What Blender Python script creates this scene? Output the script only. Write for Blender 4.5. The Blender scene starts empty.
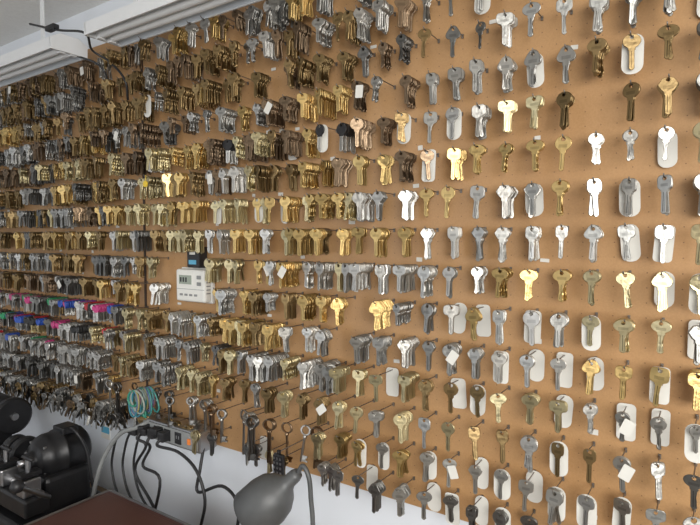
import bpy, math, random
import numpy as np
from mathutils import Vector, Matrix
random.seed(7); np.random.seed(7)
R = random
sc = bpy.context.scene
sc.view_settings.view_transform = 'Standard'

# ---------------------------------------------------------------- camera
F = 540.0; AL = math.atan(363/540.0); PI_ = math.atan(24.5/540.0)
CAM = Vector((0, -1.025, 1.70))
fw = Vector((-math.sin(AL)*math.cos(PI_), math.cos(AL)*math.cos(PI_), -math.sin(PI_)))
rt = Vector((math.cos(AL), math.sin(AL), 0)); up = rt.cross(fw)
cd = bpy.data.cameras.new('camera'); cam = bpy.data.objects.new('camera', cd)
sc.collection.objects.link(cam); sc.camera = cam
cd.sensor_width = 36; cd.lens = 36*F/700; cd.clip_start = 0.02
m = Matrix((rt, up, -fw)).transposed().to_4x4(); m.translation = CAM
cam.matrix_world = m

def W(px, py, y=0.0):
    """world point on the vertical plane y=const, measured from the survey camera"""
    r = fw*F + rt*(px-350) + up*(262.5-py)
    t = (y-CAM.y)/r.y
    return CAM + r*t

# ---------------------------------------------------------------- materials
def new_mat(name):
    mt = bpy.data.materials.new(name); mt.use_nodes = True
    return mt, mt.node_tree.nodes, mt.node_tree.links, mt.node_tree.nodes['Principled BSDF']

def simple(name, col, rough=.5, metal=0.0, var=.12, scale=30, bump=0.0):
    mt, N, L, b = new_mat(name)
    b.inputs['Roughness'].default_value = rough; b.inputs['Metallic'].default_value = metal
    tc = N.new('ShaderNodeTexCoord'); nz = N.new('ShaderNodeTexNoise')
    nz.inputs['Scale'].default_value = scale; nz.inputs['Detail'].default_value = 5
    L.new(tc.outputs['Object'], nz.inputs['Vector'])
    mx = N.new('ShaderNodeMix'); mx.data_type = 'RGBA'
    mx.inputs[6].default_value = (*[c*(1-var) for c in col], 1)
    mx.inputs[7].default_value = (*[min(1, c*(1+var)) for c in col], 1)
    L.new(nz.outputs['Fac'], mx.inputs[0]); L.new(mx.outputs[2], b.inputs['Base Color'])
    if bump > 0:
        bp = N.new('ShaderNodeBump'); bp.inputs['Strength'].default_value = bump
        bp.inputs['Distance'].default_value = .002
        L.new(nz.outputs['Fac'], bp.inputs['Height']); L.new(bp.outputs[0], b.inputs['Normal'])
    return mt

def tint_mat(name, metal, rough, bump=0.0):
    mt, N, L, b = new_mat(name)
    at = N.new('ShaderNodeAttribute'); at.attribute_name = 'tint'
    tc = N.new('ShaderNodeTexCoord'); nz = N.new('ShaderNodeTexNoise'); nz.inputs['Scale'].default_value = 60
    L.new(tc.outputs['Object'], nz.inputs['Vector'])
    mr = N.new('ShaderNodeMapRange'); mr.inputs[3].default_value = rough-.1; mr.inputs[4].default_value = rough+.15
    L.new(nz.outputs['Fac'], mr.inputs[0]); L.new(mr.outputs[0], b.inputs['Roughness'])
    L.new(at.outputs['Color'], b.inputs['Base Color']); b.inputs['Metallic'].default_value = metal
    if bump:
        n2 = N.new('ShaderNodeTexNoise'); n2.inputs['Scale'].default_value = 130; n2.inputs['Detail'].default_value = 1
        L.new(tc.outputs['Object'], n2.inputs['Vector'])
        bp = N.new('ShaderNodeBump'); bp.inputs['Strength'].default_value = 1.0; bp.inputs['Distance'].default_value = bump
        L.new(n2.outputs['Fac'], bp.inputs['Height']); L.new(bp.outputs[0], b.inputs['Normal'])
    return mt

X0 = -0.065; HZ0 = 1.718; CP = .0508; RP = .0762
def pegboard_mat():
    mt, N, L, b = new_mat('pegboard')
    tc = N.new('ShaderNodeTexCoord'); sp = N.new('ShaderNodeSeparateXYZ'); L.new(tc.outputs['Object'], sp.inputs[0])
    def M(op, a, bb=None):
        n = N.new('ShaderNodeMath'); n.operation = op
        for i, v in enumerate((a, bb)):
            if v is None: continue
            if isinstance(v, (int, float)): n.inputs[i].default_value = v
            else: L.new(v, n.inputs[i])
        return n.outputs[0]
    def cell(o, off):
        t = M('DIVIDE', M('SUBTRACT', o, off), .0254)
        return M('MULTIPLY', M('SUBTRACT', M('FRACT', M('ADD', t, 100.5)), .5), .0254)
    cx = cell(sp.outputs['X'], X0); cz = cell(sp.outputs['Z'], HZ0)
    d = M('SQRT', M('ADD', M('MULTIPLY', cx, cx), M('MULTIPLY', cz, cz)))
    hole = M('LESS_THAN', d, .0011)
    nz = N.new('ShaderNodeTexNoise'); nz.inputs['Scale'].default_value = 2.2; nz.inputs['Detail'].default_value = 8
    L.new(tc.outputs['Object'], nz.inputs['Vector'])
    n2 = N.new('ShaderNodeTexNoise'); n2.inputs['Scale'].default_value = 350; L.new(tc.outputs['Object'], n2.inputs['Vector'])
    s = M('ADD', M('MULTIPLY', nz.outputs['Fac'], .7), M('MULTIPLY', n2.outputs['Fac'], .3))
    cr = N.new('ShaderNodeValToRGB'); L.new(s, cr.inputs[0])
    cr.color_ramp.elements[0].position = .3; cr.color_ramp.elements[0].color = (.42, .235, .10, 1)
    cr.color_ramp.elements[1].position = .7; cr.color_ramp.elements[1].color = (.57, .34, .165, 1)
    mx = N.new('ShaderNodeMix'); mx.data_type = 'RGBA'; L.new(hole, mx.inputs[0]); L.new(cr.outputs[0], mx.inputs[6])
    mx.inputs[7].default_value = (.25, .135, .065, 1); L.new(mx.outputs[2], b.inputs['Base Color'])
    b.inputs['Roughness'].default_value = .38
    return mt

M_BOARD = pegboard_mat()
M_WALL = simple('wall_paint', (.78, .82, .88), .8, 0, .05, 6)
M_CEIL = simple('ceiling_tile', (.90, .90, .88), .9, 0, .08, 90, .4)
M_FLOOR = simple('floor_vinyl', (.28, .26, .23), .5, 0, .2, 8)
M_METAL = tint_mat('key_metal', 1.0, .33, .0005)
M_PLAS = tint_mat('key_plastic', 0.0, .4)
M_WIRE = simple('hook_steel', (.24, .22, .20), .4, .8)
M_CARD = simple('white_card', (.76, .75, .70), .6, 0, .08, 20)
M_WHITE = simple('white_enamel', (.80, .82, .84), .35, 0, .03)
M_GREYR = simple('reflector_enamel', (.55, .60, .66), .35, 0, .03)
M_TUBE = simple('glass_tube', (.88, .9, .92), .15, 0, .02)
M_BLACK = simple('black_plastic', (.018, .018, .02), .4, 0, .2)
M_DARK = simple('black_cast_iron', (.02, .02, .022), .38, .3, .4, 40, .3)
M_STEEL = simple('machine_steel', (.42, .42, .43), .35, 1.0, .2)
M_GREY = simple('grey_plastic', (.26, .27, .27), .5, 0, .1)
M_LAMP = simple('lamp_grey_paint', (.10, .103, .105), .45, .2, .3, 25, .2)
M_THERM = simple('thermostat_plastic', (.80, .80, .76), .45, 0, .02)
M_LCD = simple('lcd', (.33, .38, .32), .2, 0, .05)
M_RED = simple('brown_lacquer', (.10, .042, .032), .35, 0, .25, 12)
M_WOOD = simple('bench_wood', (.25, .17, .10), .6, 0, .3, 10)
M_SEAM = simple('dark_strip', (.06, .04, .03), .7, 0, .2)
M_BLUE = simple('blue_label', (.12, .42, .62), .5)
M_ORNG = simple('orange_switch', (.9, .25, .05), .3)
M_YEL = simple('yellow_plastic', (.85, .6, .05), .4)

# ---------------------------------------------------------------- mesh builder
class MB:
    def __init__(s, name, mats): s.name = name; s.mats = mats; s.v = []; s.f = []; s.mi = []; s.sm = []
    def add(s, vs, fs, mat, smooth=False, T=None):
        o = len(s.v); i = s.mats.index(mat)
        for v in vs:
            v = Vector(v); s.v.append(T @ v if T else v)
        for f in fs: s.f.append([o+a for a in f]); s.mi.append(i); s.sm.append(smooth)
    def box(s, c, d, mat, bev=0.0, T=None):
        import bmesh
        bm = bmesh.new(); bmesh.ops.create_cube(bm, size=1)
        for v in bm.verts: v.co = Vector((v.co.x*d[0]+c[0], v.co.y*d[1]+c[1], v.co.z*d[2]+c[2]))
        if bev > 0: bmesh.ops.bevel(bm, geom=bm.edges[:], offset=bev, segments=2, affect='EDGES', profile=.5)
        bm.verts.index_update()
        s.add([v.co.copy() for v in bm.verts], [[v.index for v in f.verts] for f in bm.faces], mat, False, T); bm.free()
    def rev(s, prof, mat, T=None, n=28, smooth=True):
        """prof list of (r,z) around z axis"""
        vs = []; fs = []
        for r, z in prof:
            for k in range(n):
                a = 2*math.pi*k/n; vs.append((r*math.cos(a), r*math.sin(a), z))
        for i in range(len(prof)-1):
            for k in range(n):
                fs.append([i*n+k, i*n+(k+1) % n, (i+1)*n+(k+1) % n, (i+1)*n+k])
        s.add(vs, fs, mat, smooth, T)
    def cyl(s, p, q, r, mat, n=20, bev=None):
        p = Vector(p); q = Vector(q); l = (q-p).length
        T = Matrix.Translation(p) @ (q-p).to_track_quat('Z', 'Y').to_matrix().to_4x4()
        b = bev if bev is not None else min(r, l)*.08
        s.rev([(0, 0), (r-b, 0), (r, b), (r, l-b), (r-b, l), (0, l)], mat, T, n, False)
    def tube(s, pts, r, mat, n=8, sub=6):
        pts = [Vector(p) for p in pts]
        if sub > 1 and len(pts) > 2:
            P = [pts[0]*2-pts[1]]+pts+[pts[-1]*2-pts[-2]]; out = []
            for i in range(1, len(P)-2):
                for k in range(sub):
                    t = k/sub; a, b, c, d = P[i-1:i+3]
                    out.append(.5*((2*b)+(c-a)*t+(2*a-5*b+4*c-d)*t*t+(3*b-a-3*c+d)*t**3))
            out.append(pts[-1]); pts = out
        vs = []; fs = []; prev = None
        for i, p in enumerate(pts):
            d = (pts[min(i+1, len(pts)-1)]-pts[max(i-1, 0)]).normalized()
            if prev is None: u = d.orthogonal().normalized()
            else:
                u = prev-d*prev.dot(d); u = u.normalized() if u.length > 1e-6 else d.orthogonal().normalized()
            prev = u; w = d.cross(u)
            for k in range(n):
                a = 2*math.pi*k/n; vs.append(p+(u*math.cos(a)+w*math.sin(a))*r)
        for i in range(len(pts)-1):
            for k in range(n): fs.append([i*n+k, i*n+(k+1) % n, (i+1)*n+(k+1) % n, (i+1)*n+k])
        fs.append(list(range(n))[::-1]); fs.append([(len(pts)-1)*n+k for k in range(n)])
        s.add(vs, fs, mat, True)
    def done(s):
        me = bpy.data.meshes.new(s.name); me.from_pydata([tuple(v) for v in s.v], [], s.f)
        for mt in s.mats: me.materials.append(mt)
        me.polygons.foreach_set('material_index', s.mi); me.polygons.foreach_set('use_smooth', s.sm)
        me.update(); ob = bpy.data.objects.new(s.name, me); sc.collection.objects.link(ob); return ob

# ---------------------------------------------------------------- room
def slab(name, lo, hi, mat):
    b = MB(name, [mat]); c = [(a+d)/2 for a, d in zip(lo, hi)]; b.box(c, [d-a for a, d in zip(lo, hi)], mat); return b.done()
slab('wall_back', (-3.4, .012, 0), (1.2, .12, 2.46), M_WALL)
slab('wall_left', (-3.5, -3.2, 0), (-3.4, .12, 2.46), M_WALL)
slab('floor', (-3.5, -3.2, -.1), (1.2, .12, 0), M_FLOOR)
slab('ceiling', (-3.5, -3.2, 2.46), (1.2, .12, 2.56), M_CEIL)
# pegboard
pb = MB('pegboard', [M_BOARD, M_SEAM])
BZ0, BZ1 = 1.70-.578, 1.70+.625
seams = [-3.30, -1.448, .0+.62, 1.15]
for a, b_ in zip(seams[:-1], seams[1:]):
    pb.box(((a+b_)/2, .006, (BZ0+BZ1)/2), (b_-a-.004, .010, BZ1-BZ0), M_BOARD)
for s_ in seams[1:-1]:
    pb.box((s_, .0005, (BZ0+BZ1)/2), (.009, .004, BZ1-BZ0), M_SEAM)
pb.done()

# ---------------------------------------------------------------- key templates (mm, hole centre at origin, plane XZ)
def head_pts(kind, w, h, cz, n=10):
    out = []
    for i in range(n):
        a = math.radians(-66+156*i/(n-1)); c, s_ = math.cos(a), math.sin(a)
        if kind == 'round': x, z = c*w, s_*h
        elif kind == 'square': e = .55; x = w*abs(c)**e; z = h*math.copysign(abs(s_)**e, s_)
        elif kind == 'clover': r = 1+.13*math.cos(3*(a-math.pi/2)); x, z = c*w*r, s_*h*r
        elif kind == 'hex':
            k = math.cos(math.pi/6)/math.cos(((a) % (math.pi/3))-math.pi/6); x, z = c*w*k, s_*h*k
        elif kind == 'tri': r = 1-.10*math.sin(3*(a)); x, z = c*w*r, s_*h*r
        elif kind == 'four': r = 1+.08*math.cos(4*(a-math.pi/4)); x, z = c*w*r, s_*h*r
        out.append((max(x, 0), z+cz))
    out[-1] = (0, out[-1][1]); return out
class Tmpl:
    def __init__(s): s.v = []; s.f = []; s.fac = []; s.mi = []; s.sm = []
    def add(s, vs, fs, fac=1.0, mi=0, sm=None):
        o = len(s.v); s.v += [tuple(x) for x in vs]; s.f += [tuple(o+a for a in f) for f in fs]
        s.fac += [fac]*len(fs); s.mi += [mi]*len(fs); s.sm += sm if sm else [False]*len(fs)
    def plate(s, out, hole, t, mi=0, bev=.75):
        n = len(out); P = [Vector((x, 0, z)) for x, z in out]
        ins = []
        for i in range(n):
            tg = (P[(i+1) % n]-P[i-1]).normalized(); nr = Vector((-tg.z, 0, tg.x))
            ins.append(P[i]+nr*bev)
        hl = [p.normalized()*hole for p in P]
        h = t/2; vs = []
        for arr, y in ((hl, -h), (ins, -h), (P, -h*.4), (P, h*.4), (ins, h), (hl, h)):
            vs += [(p.x, y, p.z) for p in arr]
        fs = []; sm = []
        for L_ in range(6):
            for i in range(n):
                a, b = L_*n, ((L_+1) % 6)*n
                fs.append((a+i, a+(i+1) % n, b+(i+1) % n, b+i)); sm.append(L_ in (1, 2, 3))
        s.add(vs, fs, 1.0, mi, sm)
    def bx(s, c, d, fac=1.0, mi=0):
        vs = [(c[0]+d[0]/2*i, c[1]+d[1]/2*j, c[2]+d[2]/2*k) for i in (-1, 1) for j in (-1, 1) for k in (-1, 1)]
        s.add(vs, [(0, 1, 3, 2), (4, 6, 7, 5), (0, 4, 5, 1), (2, 3, 7, 6), (0, 2, 6, 4), (1, 5, 7, 3)], fac, mi)
    def np_(s, sc_=.001):
        s.V = np.array(s.v, float)*sc_; s.Fq = np.array(s.f, int); s.FA = np.array(s.fac); s.MI = np.array(s.mi); s.SM = np.array(s.sm, bool); return s
def flat_key(kind, w, h, L_, bw, cut=None, t=2.2, hr=3.2, plastic=False, seed=0, cz=None):
    rr = R.Random(seed); T = Tmpl(); w *= 1.12; h *= 1.03; bw *= 1.0; L_ *= 1.12
    cz = -(h-5.6) if cz is None else cz
    hp = head_pts(kind, w, h, cz)
    sh = cz-h-2.6
    bl_r = [(bw*.35, sh-L_), (bw, sh-L_+3.2)]
    bl_l = list(bl_r)
    if cut:
        k = 4
        for i in range(k):
            z = sh-L_+6+(L_-11)*i/(k-1); bl_r.append((bw-rr.uniform(.6, cut), z))
            if cut > 2.4: bl_l.append((bw-rr.uniform(.4, cut*.7), z))
    bl_r += [(bw, sh-1.0), (bw+1.5, sh), (bw+1.3, sh+2.0)]; bl_l += [(bw, sh-1.0), (bw+1.5, sh), (bw+1.3, sh+2.0)]
    right = bl_r+hp; left = [(-x, z) for x, z in (bl_l+hp[:-1])][::-1]
    out = right+left
    if not plastic:
        T.plate(out, hr, t)
    else:
        T.plate(out, hr, t*.9)
        hp2 = [(bw*.5, sh+.2), (w*.45, sh+.5)]+hp
        T.plate([(x*1.04, z) for x, z in hp2]+[(-x*1.04, z) for x, z in hp2[:-1]][::-1], hr, t*2.0, mi=1, bev=.9)
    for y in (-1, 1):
        T.bx((-.7, y*(t/2+.03), sh-L_/2+1), (1.3, .1, L_-5), .38)  # milled groove: recess shade put into the tint of strips laid on the blade
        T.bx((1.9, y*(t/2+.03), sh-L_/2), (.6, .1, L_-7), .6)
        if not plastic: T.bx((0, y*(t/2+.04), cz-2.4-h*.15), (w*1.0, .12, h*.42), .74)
    return T.np_()
def skeleton_key(L_, rb=11, kind=0):
    T = Tmpl(); n = 20; out = [(rb*math.sin(2*math.pi*i/n)*1.0, -rb*.85*math.cos(2*math.pi*i/n)) for i in range(n)]
    T.plate(out, rb-3.6, 3.2, bev=.9)
    m_ = 8; vs = []
    z0 = -rb*.8; 
    zz = [(2.4, z0), (3.6, z0-2), (2.1, z0-5), (2.1, z0-L_), (1.2, z0-L_-1.5)]
    for r_, z in zz:
        for i in range(m_): vs.append((r_*math.cos(2*math.pi*i/m_), r_*math.sin(2*math.pi*i/m_), z))
    fs = [(a*m_+i, a*m_+(i+1) % m_, (a+1)*m_+(i+1) % m_, (a+1)*m_+i) for a in range(len(zz)-1) for i in range(m_)]
    T.add(vs, fs, sm=[True]*len(fs))
    T.bx((6, 0, z0-L_+8), (8.5, 1.8, 3.2)); T.bx((5, 0, z0-L_+3.6), (6.5, 1.8, 6)); 
    if kind: T.bx((7, 0, z0-L_+1.6), (9, 1.8, 2.6))
    T.v = [(x, y, z-(rb-3.6-1.6)) for x, y, z in T.v]
    return T.np_()
KEYS = [
 flat_key('round', 12.5, 11.5, 29, 4.2, None, seed=1), flat_key('clover', 12, 11.5, 30, 4.2, None, seed=2),
 flat_key('square', 11.5, 10, 29, 4.1, None, seed=3), flat_key('hex', 13, 12.5, 28, 4.3, None, seed=4),
 flat_key('four', 12.5, 11.5, 29, 4.0, 2.0, seed=5), flat_key('round', 12.5, 10.5, 30, 4.2, 2.2, seed=6),
 flat_key('round', 13.5, 10, 27, 4.6, 2.0, seed=7), flat_key('square', 9.5, 11, 31, 4.0, None, seed=8),
 flat_key('round', 10, 10, 24, 3.6, 2.6, seed=9), flat_key('hex', 12, 12, 32, 4.6, 2.5, seed=10),
 flat_key('round', 14, 13.4, 27, 4.6, None, seed=21), flat_key('round', 13.2, 13, 29, 4.6, 2.4, hr=4.2, seed=22),
 flat_key('clover', 12.6, 12.6, 27, 4.6, 2.0, seed=23), flat_key('square', 13, 9.6, 29, 4.2, None, seed=24),
 flat_key('square', 12, 11.5, 30, 4.2, 1.8, seed=25), flat_key('round', 12.8, 12.6, 28, 4.2, None, hr=4.0, seed=26),
]
AUTO = [flat_key('square', 12, 13, 28, 4.6, 2.6, plastic=True, seed=11), flat_key('round', 12, 12.5, 28, 4.6, None, plastic=True, seed=12),
        flat_key('four', 12.5, 12.5, 28, 4.6, 2.6, plastic=True, seed=13)]
SMALL = [flat_key('round', 9.5, 9, 20, 3.2, 1.4, hr=2.6, seed=14), flat_key('square', 9, 8.5, 21, 3.2, None, hr=2.6, seed=15)]
SKEL = [skeleton_key(48, 11, 0), skeleton_key(56, 12, 1), skeleton_key(40, 10, 1)]

NICK = (.52, .51, .48); BRASS = (.70, .50, .21); DBR = (.37, .26, .125); PALE = (.72, .62, .37); GUN = (.25, .245, .23); SILV = (.76, .745, .70); BRZ = (.28, .20, .13)

acc = dict(V=[], F=[], T=[], M=[], S=[]); off = [0]
def put_key(T, loc, yaw, roll, pitch, tint, ptint=(.02, .02, .02), s=1.0):
    m3 = np.array((Matrix.Rotation(yaw, 3, 'Z') @ Matrix.Rotation(roll, 3, 'Y') @ Matrix.Rotation(pitch, 3, 'X')))
    V = (T.V*s) @ m3.T + np.array(loc)
    acc['V'].append(V); acc['F'].append(T.Fq+off[0]); off[0] += len(V)
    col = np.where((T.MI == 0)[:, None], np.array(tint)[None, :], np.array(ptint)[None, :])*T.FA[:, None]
    acc['T'].append(col); acc['M'].append(T.MI); acc['S'].append(T.SM)

hooks = MB('pegboard_hooks', [M_WIRE, M_STEEL])
cards = MB('key_backing_cards', [M_CARD])
labels = MB('price_labels', [M_CARD, M_YEL])

def rounded(cx, cz, w, h, r, y, T=None, tilt=0, thick=.0008, b=None, mat=None):
    n = 5; pts = []
    for qx, qz, a0 in ((1, 1, 0), (-1, 1, 90), (-1, -1, 180), (1, -1, 270)):
        for i in range(n):
            a = math.radians(a0+90*i/(n-1)); pts.append((qx*(w/2-r)+r*math.cos(a), qz*(h/2-r)+r*math.sin(a)))
    ct, st = math.cos(tilt), math.sin(tilt)
    P = [(cx+x*ct-z*st, cz+x*st+z*ct) for x, z in pts]; N_ = len(P)
    vs = [(x, y-thick, z) for x, z in P]+[(x, y, z) for x, z in P]
    fs = [list(range(N_)), list(range(N_, 2*N_))[::-1]]+[[i, N_+i, N_+(i+1) % N_, (i+1) % N_] for i in range(N_)]
    (b or cards).add(vs, fs, mat or M_CARD)

def cellof(px, py):
    p = W(px, py, -.02); return (round((X0-p.x)/CP), round((p.z+.022-HZ0)/RP))
card_px = [(497,10),(550,80),(638,68),(468,135),(425,180),(367,440),(387,447),(422,495),(445,500),(492,478),(567,455),
 (600,345),(600,375),(663,395),(630,425),(540,370),(540,325),(513,370),(465,320),(537,490),(490,510),(515,515),(567,500),(597,500),(625,510),
 (665,290),(695,340),(695,300),(467,470),(443,465),(465,400),(490,400),(567,370),(665,243),
 (490,320),(385,385),(632,200),(695,430),(660,425),(545,205),(405,140),(330,150)]
CARDS = {cellof(*p) for p in card_px}
thermo_c = W(197, 285, -.01)
nkeys = 0
grp = {}
for k in range(-7, 8):
    z = HZ0+RP*k
    j = -11
    cols_ = []
    while X0-CP*j > -3.2:
        X = X0-CP*j; cols_.append((j, X))
        if (X < -1.50 and R.random() < .55) or (-1.40 <= X < -.6 and R.random() < .20): cols_.append((j, X-.0254))
        j += 1
    for jj, X in cols_:
        if abs(X-thermo_c.x) < .085 and thermo_c.z-.055 < z < thermo_c.z+.145: continue
        if R.random() < .02: continue
        d = -X; g = (k, jj//R.choice([2, 3, 3, 4]))
        if g not in grp:
            r = R.random()
            if d < .45:      # right part
                if k >= 3: pal = [(NICK, .46), (GUN, .14), (DBR, .14), (SILV, .12), (PALE, .14)]
                elif k >= 0: pal = [(PALE, .40), (NICK, .30), (BRASS, .14), (SILV, .16)]
                elif k >= -3: pal = [(BRASS, .22), (SILV, .26), (PALE, .18), (NICK, .34)]
                else: pal = [(GUN, .24), (NICK, .46), (DBR, .12), (PALE, .18)]
            elif d < 1.35:
                if k >= 4: pal = [(DBR, .28), (NICK, .30), (BRZ, .18), (GUN, .12), (BRASS, .12)]
                elif k >= 1: pal = [(BRASS, .34), (DBR, .26), (PALE, .16), (SILV, .08), (BRZ, .16)]
                elif k >= -3: pal = [(BRASS, .30), (SILV, .24), (DBR, .15), (PALE, .16), (NICK, .15)]
                else: pal = [(NICK, .38), (BRASS, .18), (DBR, .18), (GUN, .14), (PALE, .12)]
            else:
                if k >= 2: pal = [(DBR, .27), (NICK, .26), (GUN, .23), (BRZ, .18), (BRASS, .06)]
                elif k >= -2: pal = [(NICK, .28), (DBR, .28), (GUN, .20), (BRASS, .12), (BRZ, .12)]
                else: pal = [(NICK, .48), (GUN, .34), (BRZ, .10), (SILV, .08)]
            acc_ = 0; tin = pal[-1][0]
            for c_, p_ in pal:
                acc_ += p_
                if r < acc_: tin = c_; break
            q = R.random()
            tm = R.choice(KEYS) if q < .94 else (R.choice(SMALL) if q < .995 else R.choice(AUTO))
            if .55 < d < 1.0 and k in (3, 5) and R.random() < .12: tm = R.choice(AUTO)
            grp[g] = (tin, tm)
        tin, tm = grp[g]
        if R.random() < .3: tm = R.choice(KEYS)
        if d < .5: Lp = R.choice([.045, .05, .06, .07]); n = R.choice([1, 2, 3, 4, 5, 6, 8, 10])
        else: Lp = R.choice([.055, .07, .075, .085]); n = R.choice([4, 6, 8, 10, 12, 14, 16, 18])
        if k >= 5 and d < 1.2: n = max(1, n-2)
        if k <= -5 and d < 1.2: n = max(1, n//2)
        iscard = (jj, k) in CARDS or (d < .75 and k <= -4 and R.random() < .10) or R.random() < .012
        if iscard: n = R.choice([1, 1, 2, 3])
        dz = R.uniform(-.001, .001)
        tipx = R.uniform(-.002, .002)
        longk = (k == -6 and .74 < d < 1.55)
        if k == -7 and .74 < d < 1.50 and R.random() < .55: continue
        hooks.tube([(X, .004, z+dz), (X, -.004, z+dz), (X+tipx, -Lp, z+dz+.001), (X+tipx, -Lp-.004, z+dz+.005)], .00115, M_WIRE, n=5, sub=1)
        hooks.box((X, -.0012, z+dz-.001), (.004, .0024, .008), M_WIRE)
        sb_ = 1.02
        if longk: tm = R.choice(SKEL); tin = R.choice([NICK, GUN, NICK, BRZ]); n = R.choice([1, 2, 3, 4]); sb_ = 1.42
        elif k == -7 and .74 < d < 1.5: n = min(n, 3)
        if (k in (-3, -4) and d > 1.5 and R.random() < .62) or (k == -5 and d > 1.9 and R.random() < .2):
            pt = R.choice([(.45, .02, .03), (.28, .04, .34), (.03, .28, .12), (.03, .09, .42), (.5, .05, .2), (.45, .25, .02), (.02, .02, .02)]); tm = AUTO[R.randrange(3)]; sb_ = .86
        else: pt = (.018, .018, .02) if R.random() < .7 else (.25, .25, .26)
        jit = np.random.uniform(.72, 1.12)
        yb = R.gauss(.16 if d > .3 else .03, .20); yd = Lp-.002-R.uniform(0, .006)
        if iscard: 
            w_ = R.uniform(.027, .032); h_ = R.uniform(.058, .064); yc = -yd+.004*n+.004 if R.random() < .5 else -.006
            yc = min(yc, -.005)
            rounded(X+R.uniform(-.001, .001), z+dz-.027, w_, h_, w_*R.choice([.25, .45, .45]), yc, tilt=R.gauss(0, .04))
        gap = R.uniform(.0030, .0044)
        for i in range(n):
            yy = yd-i*gap-R.uniform(0, .0008)
            if yy < .006: break
            f_ = jit*R.uniform(.86, 1.05); wt = R.uniform(-.02, .02)
            t_ = (min(.95, tin[0]*f_*(1+wt)), min(.95, tin[1]*f_), min(.95, tin[2]*f_*(1-wt)))
            hz = z+dz-.0020
            put_key(tm, (X+R.uniform(-.0008, .0008), -yy, hz), yb+R.gauss(0, .10), R.gauss(0, .05), R.gauss(0, .05), t_, pt, sb_*R.uniform(.95, 1.05))
            nkeys += 1
        if R.random() < .09:
            rounded(X+R.uniform(-.012, .012), z+R.uniform(.012, .02), R.uniform(.010, .018), R.uniform(.006, .010), .0008, -.0005, b=labels, tilt=R.gauss(0, .05))
        if R.random() < .025:
            rounded(X+.008, z-.02, .018, .026, .002, -yd-.004, b=labels, tilt=R.gauss(0, .35), mat=M_CARD)

# messy bundles of keys at bottom left
for i in range(34):
    X = -1.52-i*.038+R.uniform(-.01, .01); z = HZ0-RP*7-.012
    for q in range(12):
        f_ = R.uniform(.45, .9)
        put_key(R.choice(KEYS+SMALL), (X+R.gauss(0, .006), -.02-q*.006, z-R.uniform(0, .032)), R.gauss(0, .6), R.gauss(0, .38), R.gauss(0, .2),
                tuple(c*f_ for c in R.choice([NICK, GUN, NICK, DBR, BRZ])), (.03, .03, .03))

V = np.concatenate(acc['V']); Fq = np.concatenate(acc['F']); TT = np.concatenate(acc['T']); MI = np.concatenate(acc['M'])
me = bpy.data.meshes.new('hanging_keys')
me.vertices.add(len(V)); me.vertices.foreach_set('co', V.ravel())
me.loops.add(Fq.size); me.loops.foreach_set('vertex_index', Fq.ravel().astype(np.int32))
me.polygons.add(len(Fq)); me.polygons.foreach_set('loop_start', np.arange(0, Fq.size, 4, dtype=np.int32))
try: me.polygons.foreach_set('loop_total', np.full(len(Fq), 4, dtype=np.int32))
except Exception: pass
me.materials.append(M_METAL); me.materials.append(M_PLAS)
me.polygons.foreach_set('material_index', MI.astype(np.int32))
me.polygons.foreach_set('use_smooth', np.concatenate(acc['S']))
at = me.attributes.new('tint', 'FLOAT_COLOR', 'FACE')
at.data.foreach_set('color', np.concatenate([TT, np.ones((len(TT), 1))], 1).astype(np.float32).ravel())
me.update(calc_edges=True)
ko = bpy.data.objects.new('hanging_keys', me); sc.collection.objects.link(ko)
hooks.done(); cards.done(); labels.done()
print('keys', nkeys, 'verts', len(V))

# ---------------------------------------------------------------- fluorescent fixtures
def fixture(x0, x1):
    b = MB('fluorescent_light_fixture', [M_WHITE, M_GREYR, M_TUBE, M_STEEL])
    zb = 2.252; L_ = x1-x0; xc = (x0+x1)/2
    sec = [(-.185, zb), (-.186, zb+.034), (-.158, zb+.050), (-.102, zb+.050), (-.074, zb+.034), (-.075, zb)]
    inn = [(-.181, zb+.001), (-.150, zb+.030), (-.110, zb+.030), (-.079, zb+.001)]
    vs = [(x, y, z) for x in (x0, x1) for y, z in sec]; n = len(sec)
    b.add(vs, [[i, i+1, n+i+1, n+i] for i in range(n-1)], M_WHITE)
    m_ = len(inn); vs = [(x, y, z) for x in (x0, x1) for y, z in inn]
    b.add(vs, [[i, m_+i, m_+i+1, i+1] for i in range(m_-1)], M_GREYR)
    for x in (x0, x1):
        vs = [(x+dx, y, z) for dx in (-.004, .004) for y, z in sec]
        b.add(vs, [list(range(n)), list(range(n, 2*n))]+[[i, (i+1) % n, n+(i+1) % n, n+i] for i in range(n)], M_WHITE)
    for y0, y1 in ((-.186, -.181), (-.079, -.074)):
        b.box((xc, (y0+y1)/2, zb+.003), (L_, abs(y1-y0), .006), M_WHITE)
    for y in (-.147, -.113):
        b.cyl((x0+.02, y, zb+.012), (x1-.02, y, zb+.012), .0125, M_TUBE)
        for x in (x0+.012, x1-.012): b.box((x, y, zb+.014), (.016, .02, .034), M_WHITE, .002)
    for x in (x0+.15, x1-.15):
        b.box((x, -.13, (zb+.05+2.46)/2), (.018, .004, 2.46-zb-.05), M_WHITE)
        b.box((x, -.045, zb+.045), (.02, .12, .004), M_WHITE)
    return b.done()
fixture(-1.435, -.215); fixture(-2.84, -1.615)
lc = MB('fixture_power_cable', [M_BLACK])
lc.tube([W(30, 24, -.13)*1.0, W(58, 30, -.14), W(85, 33, -.14), W(92, 50, -.10), W(110, 62, -.06), W(125, 80, -.05), W(128, 100, -.03)], .0035, M_BLACK)
lc.tube([W(55, 46, -.13), W(75, 55, -.10), W(100, 66, -.08), W(112, 90, -.04)], .003, M_BLACK)
lc.box(tuple(W(52, 28, -.14)), (.05, .02, .016), M_BLACK, .003)
lc.done()

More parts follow.
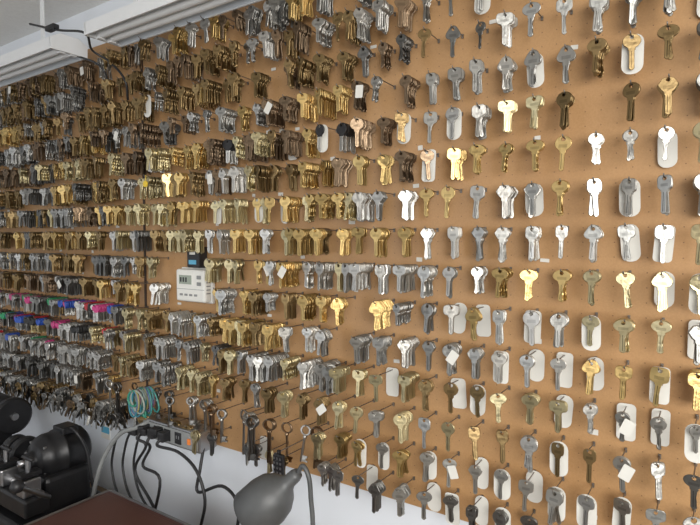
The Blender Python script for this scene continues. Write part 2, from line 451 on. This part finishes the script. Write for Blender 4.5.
# ---------------------------------------------------------------- thermostat + sensor
tc_ = thermo_c; tb = MB('thermostat', [M_THERM, M_LCD, M_GREY, M_BLACK])
x, z = tc_.x, tc_.z
tb.box((x, -.006, z), (.128, .012, .098), M_THERM, .003)
tb.box((x, -.022, z), (.120, .026, .090), M_THERM, .006)
tb.box((x-.018, -.0352, z+.016), (.062, .0015, .034), M_THERM, .0005)
tb.box((x-.018, -.0358, z+.016), (.052, .0015, .025), M_LCD)
for q in range(3): tb.box((x-.036+q*.011, -.0368, z+.016), (.006, .0006, .013), M_BLACK)
for q in (0, 1): tb.box((x+.038, -.0358, z+.024-q*.018), (.016, .003, .010), M_GREY, .001)
tb.box((x, -.0352, z-.010), (.116, .0008, .0012), M_GREY)
for q in range(4): tb.box((x-.036+q*.02, -.0356, z-.026), (.012, .002, .006), M_GREY, .0006)
for q in range(5): tb.box((x+.0605, -.022, z-.02+q*.01), (.0008, .014, .003), M_GREY)
tb.done()
sb = MB('door_chime_sensor', [M_BLACK, M_CARD, M_BLUE])
p = W(196, 257, -.02)
sb.box((p.x, -.016, p.z), (.050, .032, .058), M_BLACK, .004)
sb.box((p.x, -.0327, p.z-.014), (.030, .001, .012), M_BLUE)
sb.box((p.x, -.0329, p.z+.012), (.022, .001, .010), M_CARD)
sb.done()

# ---------------------------------------------------------------- workbench
wb = MB('workbench', [M_WOOD, M_STEEL])
wb.box((-1.6, -.325, .83), (3.3, .66, .04), M_WOOD, .004)
for xx in (-3.15, -1.6, -.05):
    for yy in (-.06, -.60): wb.box((xx, yy, .405), (.06, .06, .81), M_WOOD, .003)
wb.box((-1.6, -.60, .74), (3.1, .03, .10), M_WOOD); wb.done()
BT = .85

cb = MB('brown_tool_case', [M_RED, M_STEEL, M_BLACK])
q = W(110, 490, -.20); zt = q.z; cx0 = q.x
cb.box((cx0+.30, -.35, (zt+BT)/2), (.60, .30, zt-BT), M_RED, .006)
cb.box((cx0+.30, -.35, zt+.001), (.56, .26, .004), M_RED, .001)
for yy in (-.202, -.498): cb.box((cx0+.30, yy, zt), (.60, .006, .007), M_STEEL, .001)
for xx in (cx0+.002, cx0+.598): cb.box((xx, -.35, zt), (.006, .30, .007), M_STEEL, .001)
cb.box((cx0+.30, -.503, BT+.09), (.14, .012, .02), M_BLACK, .003)
cb.done()

# ---------------------------------------------------------------- key cutting machine
km = MB('key_cutting_machine', [M_DARK, M_STEEL, M_BLACK, M_GREY])
c = W(48, 455, -.20)
bx = c.x
km.box((bx-.09, -.20, BT+.025), (.42, .26, .05), M_DARK, .012)
km.box((bx-.09, -.18, BT+.10), (.34, .14, .11), M_DARK, .014)
mz = c.z
km.box((bx-.02, -.17, (BT+mz)/2+.02), (.14, .09, mz-BT-.04), M_DARK, .01)
T = Matrix.Translation((bx, -.09, mz)) @ Matrix.Rotation(math.radians(90), 4, 'X')
prof = [(0, 0), (.05, 0), (.064, .012), (.066, .03), (.066, .075), (.070, .077), (.070, .085), (.066, .087), (.066, .118), (.060, .134), (.048, .146), (.046, .150), (.030, .152), (.026, .160), (.026, .170), (.012, .172), (0, .172)]
km.rev(prof, M_DARK, T, 36)
km.rev([(.0, .168), (.010, .168), (.010, .195), (0, .195)], M_STEEL, T)
for a in range(10):
    an = 2*math.pi*a/10
    km.box((bx+.040*math.cos(an), -.2375, mz+.040*math.sin(an)), (.007, .006, .007), M_BLACK, .001)
for a in range(4):
    an = math.pi/4+a*math.pi/2
    km.cyl((bx+.056*math.cos(an), -.215, mz+.056*math.sin(an)), (bx+.056*math.cos(an), -.232, mz+.056*math.sin(an)), .004, M_STEEL, 8)
km.box((bx+.01, -.15, mz+.070), (.06, .05, .022), M_DARK, .004)
km.tube([(bx+.035, -.15, mz+.075), (bx+.07, -.15, mz+.07), (bx+.09, -.13, mz+.01), (bx+.10, -.12, mz-.09), (bx+.12, -.10, BT+.02)], .005, M_BLACK)
for dx, r_ in ((-.115, .05), (-.175, .043)):
    T = Matrix.Translation((bx+dx, -.21, mz-.015)) @ Matrix.Rotation(math.radians(90), 4, 'Y')
    km.rev([(0, -.016), (r_-.006, -.016), (r_, -.010), (r_, .010), (r_-.006, .016), (0, .016)], M_DARK, T, 30, False)
    km.rev([(0, -.02), (.014, -.02), (.014, .02), (0, .02)], M_STEEL, T, 16, False)
km.cyl((bx-.24, -.21, mz-.015), (bx-.06, -.21, mz-.015), .009, M_STEEL)
for dx in (-.19, -.06, .07):
    km.box((bx+dx, -.29, BT+.15), (.045, .05, .05), M_STEEL, .005)
    km.box((bx+dx, -.29, BT+.185), (.035, .06, .014), M_DARK, .003)
    km.cyl((bx+dx, -.29, BT+.19), (bx+dx, -.29, BT+.225), .007, M_STEEL)
    km.box((bx+dx, -.29, BT+.23), (.055, .012, .010), M_BLACK, .004)
km.box((bx-.06, -.285, BT+.10), (.34, .07, .05), M_DARK, .006)
km.cyl((bx-.27, -.28, BT+.135), (bx+.12, -.28, BT+.135), .010, M_STEEL)
km.cyl((bx+.10, -.25, BT+.11), (bx+.17, -.36, BT+.20), .007, M_STEEL)
T = Matrix.Translation((bx+.175, -.367, BT+.206))
km.rev([(0.0001, -.018), (.012, -.014), (.018, 0), (.012, .014), (.0001, .018)], M_BLACK, T, 18)
km.done()
k2 = MB('bench_grinder', [M_DARK, M_STEEL, M_GREY])
c2 = W(2, 408, -.14); 
k2.box((c2.x, -.16, BT+.03), (.22, .16, .06), M_DARK, .01)
k2.box((c2.x, -.16, (BT+c2.z)/2), (.07, .08, c2.z-BT), M_DARK, .01)
T = Matrix.Translation((c2.x-.09, -.16, c2.z)) @ Matrix.Rotation(math.radians(90), 4, 'Y')
k2.rev([(0, 0), (.04, 0), (.055, .015), (.058, .05), (.058, .13), (.055, .165), (.04, .18), (0, .18)], M_DARK, T)
for dx in (-.12, .12):
    T = Matrix.Translation((c2.x+dx, -.16, c2.z)) @ Matrix.Rotation(math.radians(90), 4, 'Y')
    k2.rev([(0, -.014), (.055, -.014), (.062, -.008), (.062, .008), (.055, .014), (0, .014)], M_DARK, T, 30, False)
    k2.rev([(0, -.022), (.012, -.022), (.012, .022), (0, .022)], M_STEEL, T, 14, False)
k2.done()

# ---------------------------------------------------------------- power strip + cords
ps = MB('power_strip', [M_GREY, M_BLACK, M_ORNG, M_STEEL, M_CARD])
a = W(150, 424, -.05); b_ = W(207, 441, -.05)
px0, px1 = a.x, b_.x; pz = (a.z+b_.z)/2
ps.box(((px0+px1)/2, -.045, pz), (px1-px0, .062, .055), M_STEEL, .004)
ps.box(((px0+px1)/2, -.0775, pz), (px1-px0-.012, .004, .044), M_GREY, .001)
nn = 5
for i in range(nn):
    xx = px0+(px1-px0)*(i+.6)/(nn+.4)
    if i == nn-1:
        ps.box((xx, -.081, pz), (.010, .005, .016), M_ORNG, .001); continue
    ps.box((xx, -.080, pz), (.026, .003, .032), M_BLACK, .001)
    if i in (0, 1, 2):
        ps.box((xx, -.092, pz), (.024, .026, .028), M_BLACK, .004)
    else:
        for s_ in (-1, 1): ps.box((xx+s_*.005, -.0818, pz+.003), (.002, .001, .009), M_GREY)
ps.done()
co = MB('power_cords', [M_BLACK])
def xs(i): return px0+(px1-px0)*(i+.6)/(nn+.4)
for i, tgt in ((0, [(146, 446), (135, 470), (150, 500), (165, 528)]), (1, [(150, 448), (143, 466), (160, 480), (150, 530)]), (2, [(178, 452), (196, 470), (205, 500), (200, 530)])):
    co.tube([(xs(i), -.10, pz-.004), (xs(i), -.112, pz-.02)]+[W(u, v, -.10) for u, v in tgt], .0042, M_BLACK)
co.tube([W(205, 440, -.05), W(200, 470, -.08), W(198, 492, -.09), W(222, 486, -.09), W(238, 505, -.1), W(236, 540, -.1)], .0042, M_BLACK)
for u0 in (112, 123, 134):
    co.tube([W(u0+20, 430, -.09), W(u0+8, 432, -.09), W(u0+2, 448, -.09), W(u0, 470, -.09), W(u0+9, 500, -.1), W(u0+40, 540, -.12)], .0036, M_BLACK)
for u0 in (136, 146, 157):
    p = W(u0, 431, -.09); co.box(tuple(p), (.026, .03, .02), M_BLACK, .004)
co.done()
gc = MB('grey_flex_conduit', [M_GREY])
gc.tube([W(150, 420, -.07), W(138, 427, -.10), W(120, 434, -.11), W(105, 455, -.12), W(97, 478, -.13), W(92, 505, -.14), (W(92, 505, -.14).x, -.14, BT+.005)], .0065, M_GREY, n=10)
gc.done()

cm = []
cols = [(.04, .26, .18), (.30, .34, .30), (.04, .20, .26), (.20, .26, .24), (.22, .1, .13), (.06, .26, .24), (.30, .28, .12), (.10, .14, .26)]
for i, cc in enumerate(cols): cm.append(simple('coil_%d' % i, cc, .4))
cl = MB('coloured_coil_keyrings', cm)
p = W(141, 389, -.10)
for i in range(46):
    rx = R.uniform(.006, .022); rz = R.uniform(.018, .042); an = R.uniform(-.5, .5); tl = R.gauss(0, .2); y0 = -.075-R.uniform(0, .05)
    pts = []
    for q in range(15):
        t = 2*math.pi*q/14; lx = rx*math.sin(t); lz = -rz+rz*math.cos(t)
        lx, lz = lx*math.cos(tl)-lz*math.sin(tl), lx*math.sin(tl)+lz*math.cos(tl)
        pts.append((p.x+lx*math.cos(an), y0+lx*math.sin(an), p.z+lz))
    cl.tube(pts, .0028, cm[i % len(cm)], n=6, sub=2)
cl.tube([(p.x, .004, p.z+.001), (p.x, -.13, p.z-.001), (p.x, -.136, p.z+.008)], .0018, cm[3], n=6, sub=1)
cl.done()

# ---------------------------------------------------------------- gooseneck lamp
gl = MB('gooseneck_desk_lamp', [M_LAMP, M_BLACK, M_STEEL, M_TUBE])
yL = -.225
tip = W(297, 474, yL); mouth = W(258, 509, yL-.03)
ax = (mouth-tip).normalized(); T = Matrix.Translation(tip) @ ax.to_track_quat('Z', 'Y').to_matrix().to_4x4()
Lh = (mouth-tip).length
gl.rev([(.0, -.004), (.010, -.004), (.013, .004), (.014, .022), (.020, .032), (.034, .045), (.045, .062), (.050, .085), (.051, Lh+.014), (.049, Lh+.016), (.047, .085), (.041, .064), (.02, .05), (0, .048)], M_LAMP, T, 36)
gl.rev([(.0001, Lh+.012), (.018, Lh+.008), (.028, Lh-.008), (.026, .07), (.012, .055), (0, .052)], M_TUBE, T, 20)
base = W(313, 560, yL)
gl.tube([tip-ax*.002, W(303, 466, yL), W(309, 478, yL), W(311, 500, yL), W(313, 530, yL), (base.x, yL, BT+.12), (base.x+.003, yL, BT+.02)], .0048, M_LAMP, n=10, sub=8)
T = Matrix.Translation((base.x+.003, yL, BT))
gl.rev([(0, 0), (.07, 0), (.075, .006), (.070, .016), (.03, .024), (.012, .034), (0, .036)], M_LAMP, T, 36)
gl.done()

kg = MB('wire_brush', [M_BLACK, M_STEEL])
p = W(279, 467, -.10)
kg.box((p.x, -.10, p.z), (.030, .010, .062), M_BLACK, .003)
for i in range(5):
    for j in range(3): kg.box((p.x-.009+.009*j, -.1055, p.z-.022+.011*i), (.004, .003, .005), M_STEEL)
kg.cyl((p.x, .0, p.z+.036), (p.x, -.11, p.z+.036), .0014, M_STEEL, 8)
kg.box((p.x, -.10, p.z+.034), (.008, .006, .012), M_BLACK, .001)
kg.done()
p = W(106, 432, .012)
bl = MB('wall_sticker', [M_BLUE, M_CARD]); bl.box((p.x, .011, p.z), (.05, .002, .045), M_CARD); bl.box((p.x, .0098, p.z+.008), (.046, .001, .022), M_BLUE); bl.done()
p = W(146, 184, -.08)
yt = MB('yellow_key_tag', [M_YEL]); yt.cyl((p.x, -.08, p.z), (p.x, -.084, p.z), .009, M_YEL, 20)
yt.tube([(p.x, -.082, p.z+.006), (p.x+.003, -.082, p.z+.02), (p.x, -.082, p.z+.024)], .001, M_YEL, n=5, sub=3); yt.done()

# ---------------------------------------------------------------- light
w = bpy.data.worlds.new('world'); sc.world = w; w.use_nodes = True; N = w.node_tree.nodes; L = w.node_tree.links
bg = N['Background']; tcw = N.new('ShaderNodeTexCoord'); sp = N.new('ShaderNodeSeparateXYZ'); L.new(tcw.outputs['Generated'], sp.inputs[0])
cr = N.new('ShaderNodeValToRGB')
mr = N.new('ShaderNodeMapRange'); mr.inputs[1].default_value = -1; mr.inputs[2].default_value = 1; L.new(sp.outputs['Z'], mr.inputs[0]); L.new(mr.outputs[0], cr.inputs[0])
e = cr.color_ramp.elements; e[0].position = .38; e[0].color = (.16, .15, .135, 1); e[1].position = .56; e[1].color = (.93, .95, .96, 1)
wv = N.new('ShaderNodeTexNoise'); wv.inputs['Scale'].default_value = 2.6; wv.inputs['Detail'].default_value = 1  # noise patches added to background brightness to vary reflections on metal keys
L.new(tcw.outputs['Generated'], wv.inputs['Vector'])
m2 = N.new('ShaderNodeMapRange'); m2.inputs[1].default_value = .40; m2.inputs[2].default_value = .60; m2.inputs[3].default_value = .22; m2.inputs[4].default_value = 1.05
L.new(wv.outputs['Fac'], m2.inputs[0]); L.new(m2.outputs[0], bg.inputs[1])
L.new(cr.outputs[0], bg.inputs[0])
def area(name, loc, tgt, sx, sy, pw, col):
    l = bpy.data.lights.new(name, 'AREA'); l.shape = 'RECTANGLE'; l.size = sx; l.size_y = sy; l.energy = pw; l.color = col
    o = bpy.data.objects.new(name, l); sc.collection.objects.link(o); o.location = loc
    o.rotation_euler = (Vector(tgt)-Vector(loc)).to_track_quat('-Z', 'Y').to_euler()
area('window_daylight', (1.5, -2.4, 2.0), (-.7, 0, 1.6), 2.2, 1.6, 100, (1.0, .975, .93))
area('left_rear_area', (-2.2, -3.3, 1.6), (-1.6, 0, 1.6), 1.4, 1.9, 12, (.94, .96, 1.0))  # weak, cool area light from the left rear, aimed at the board
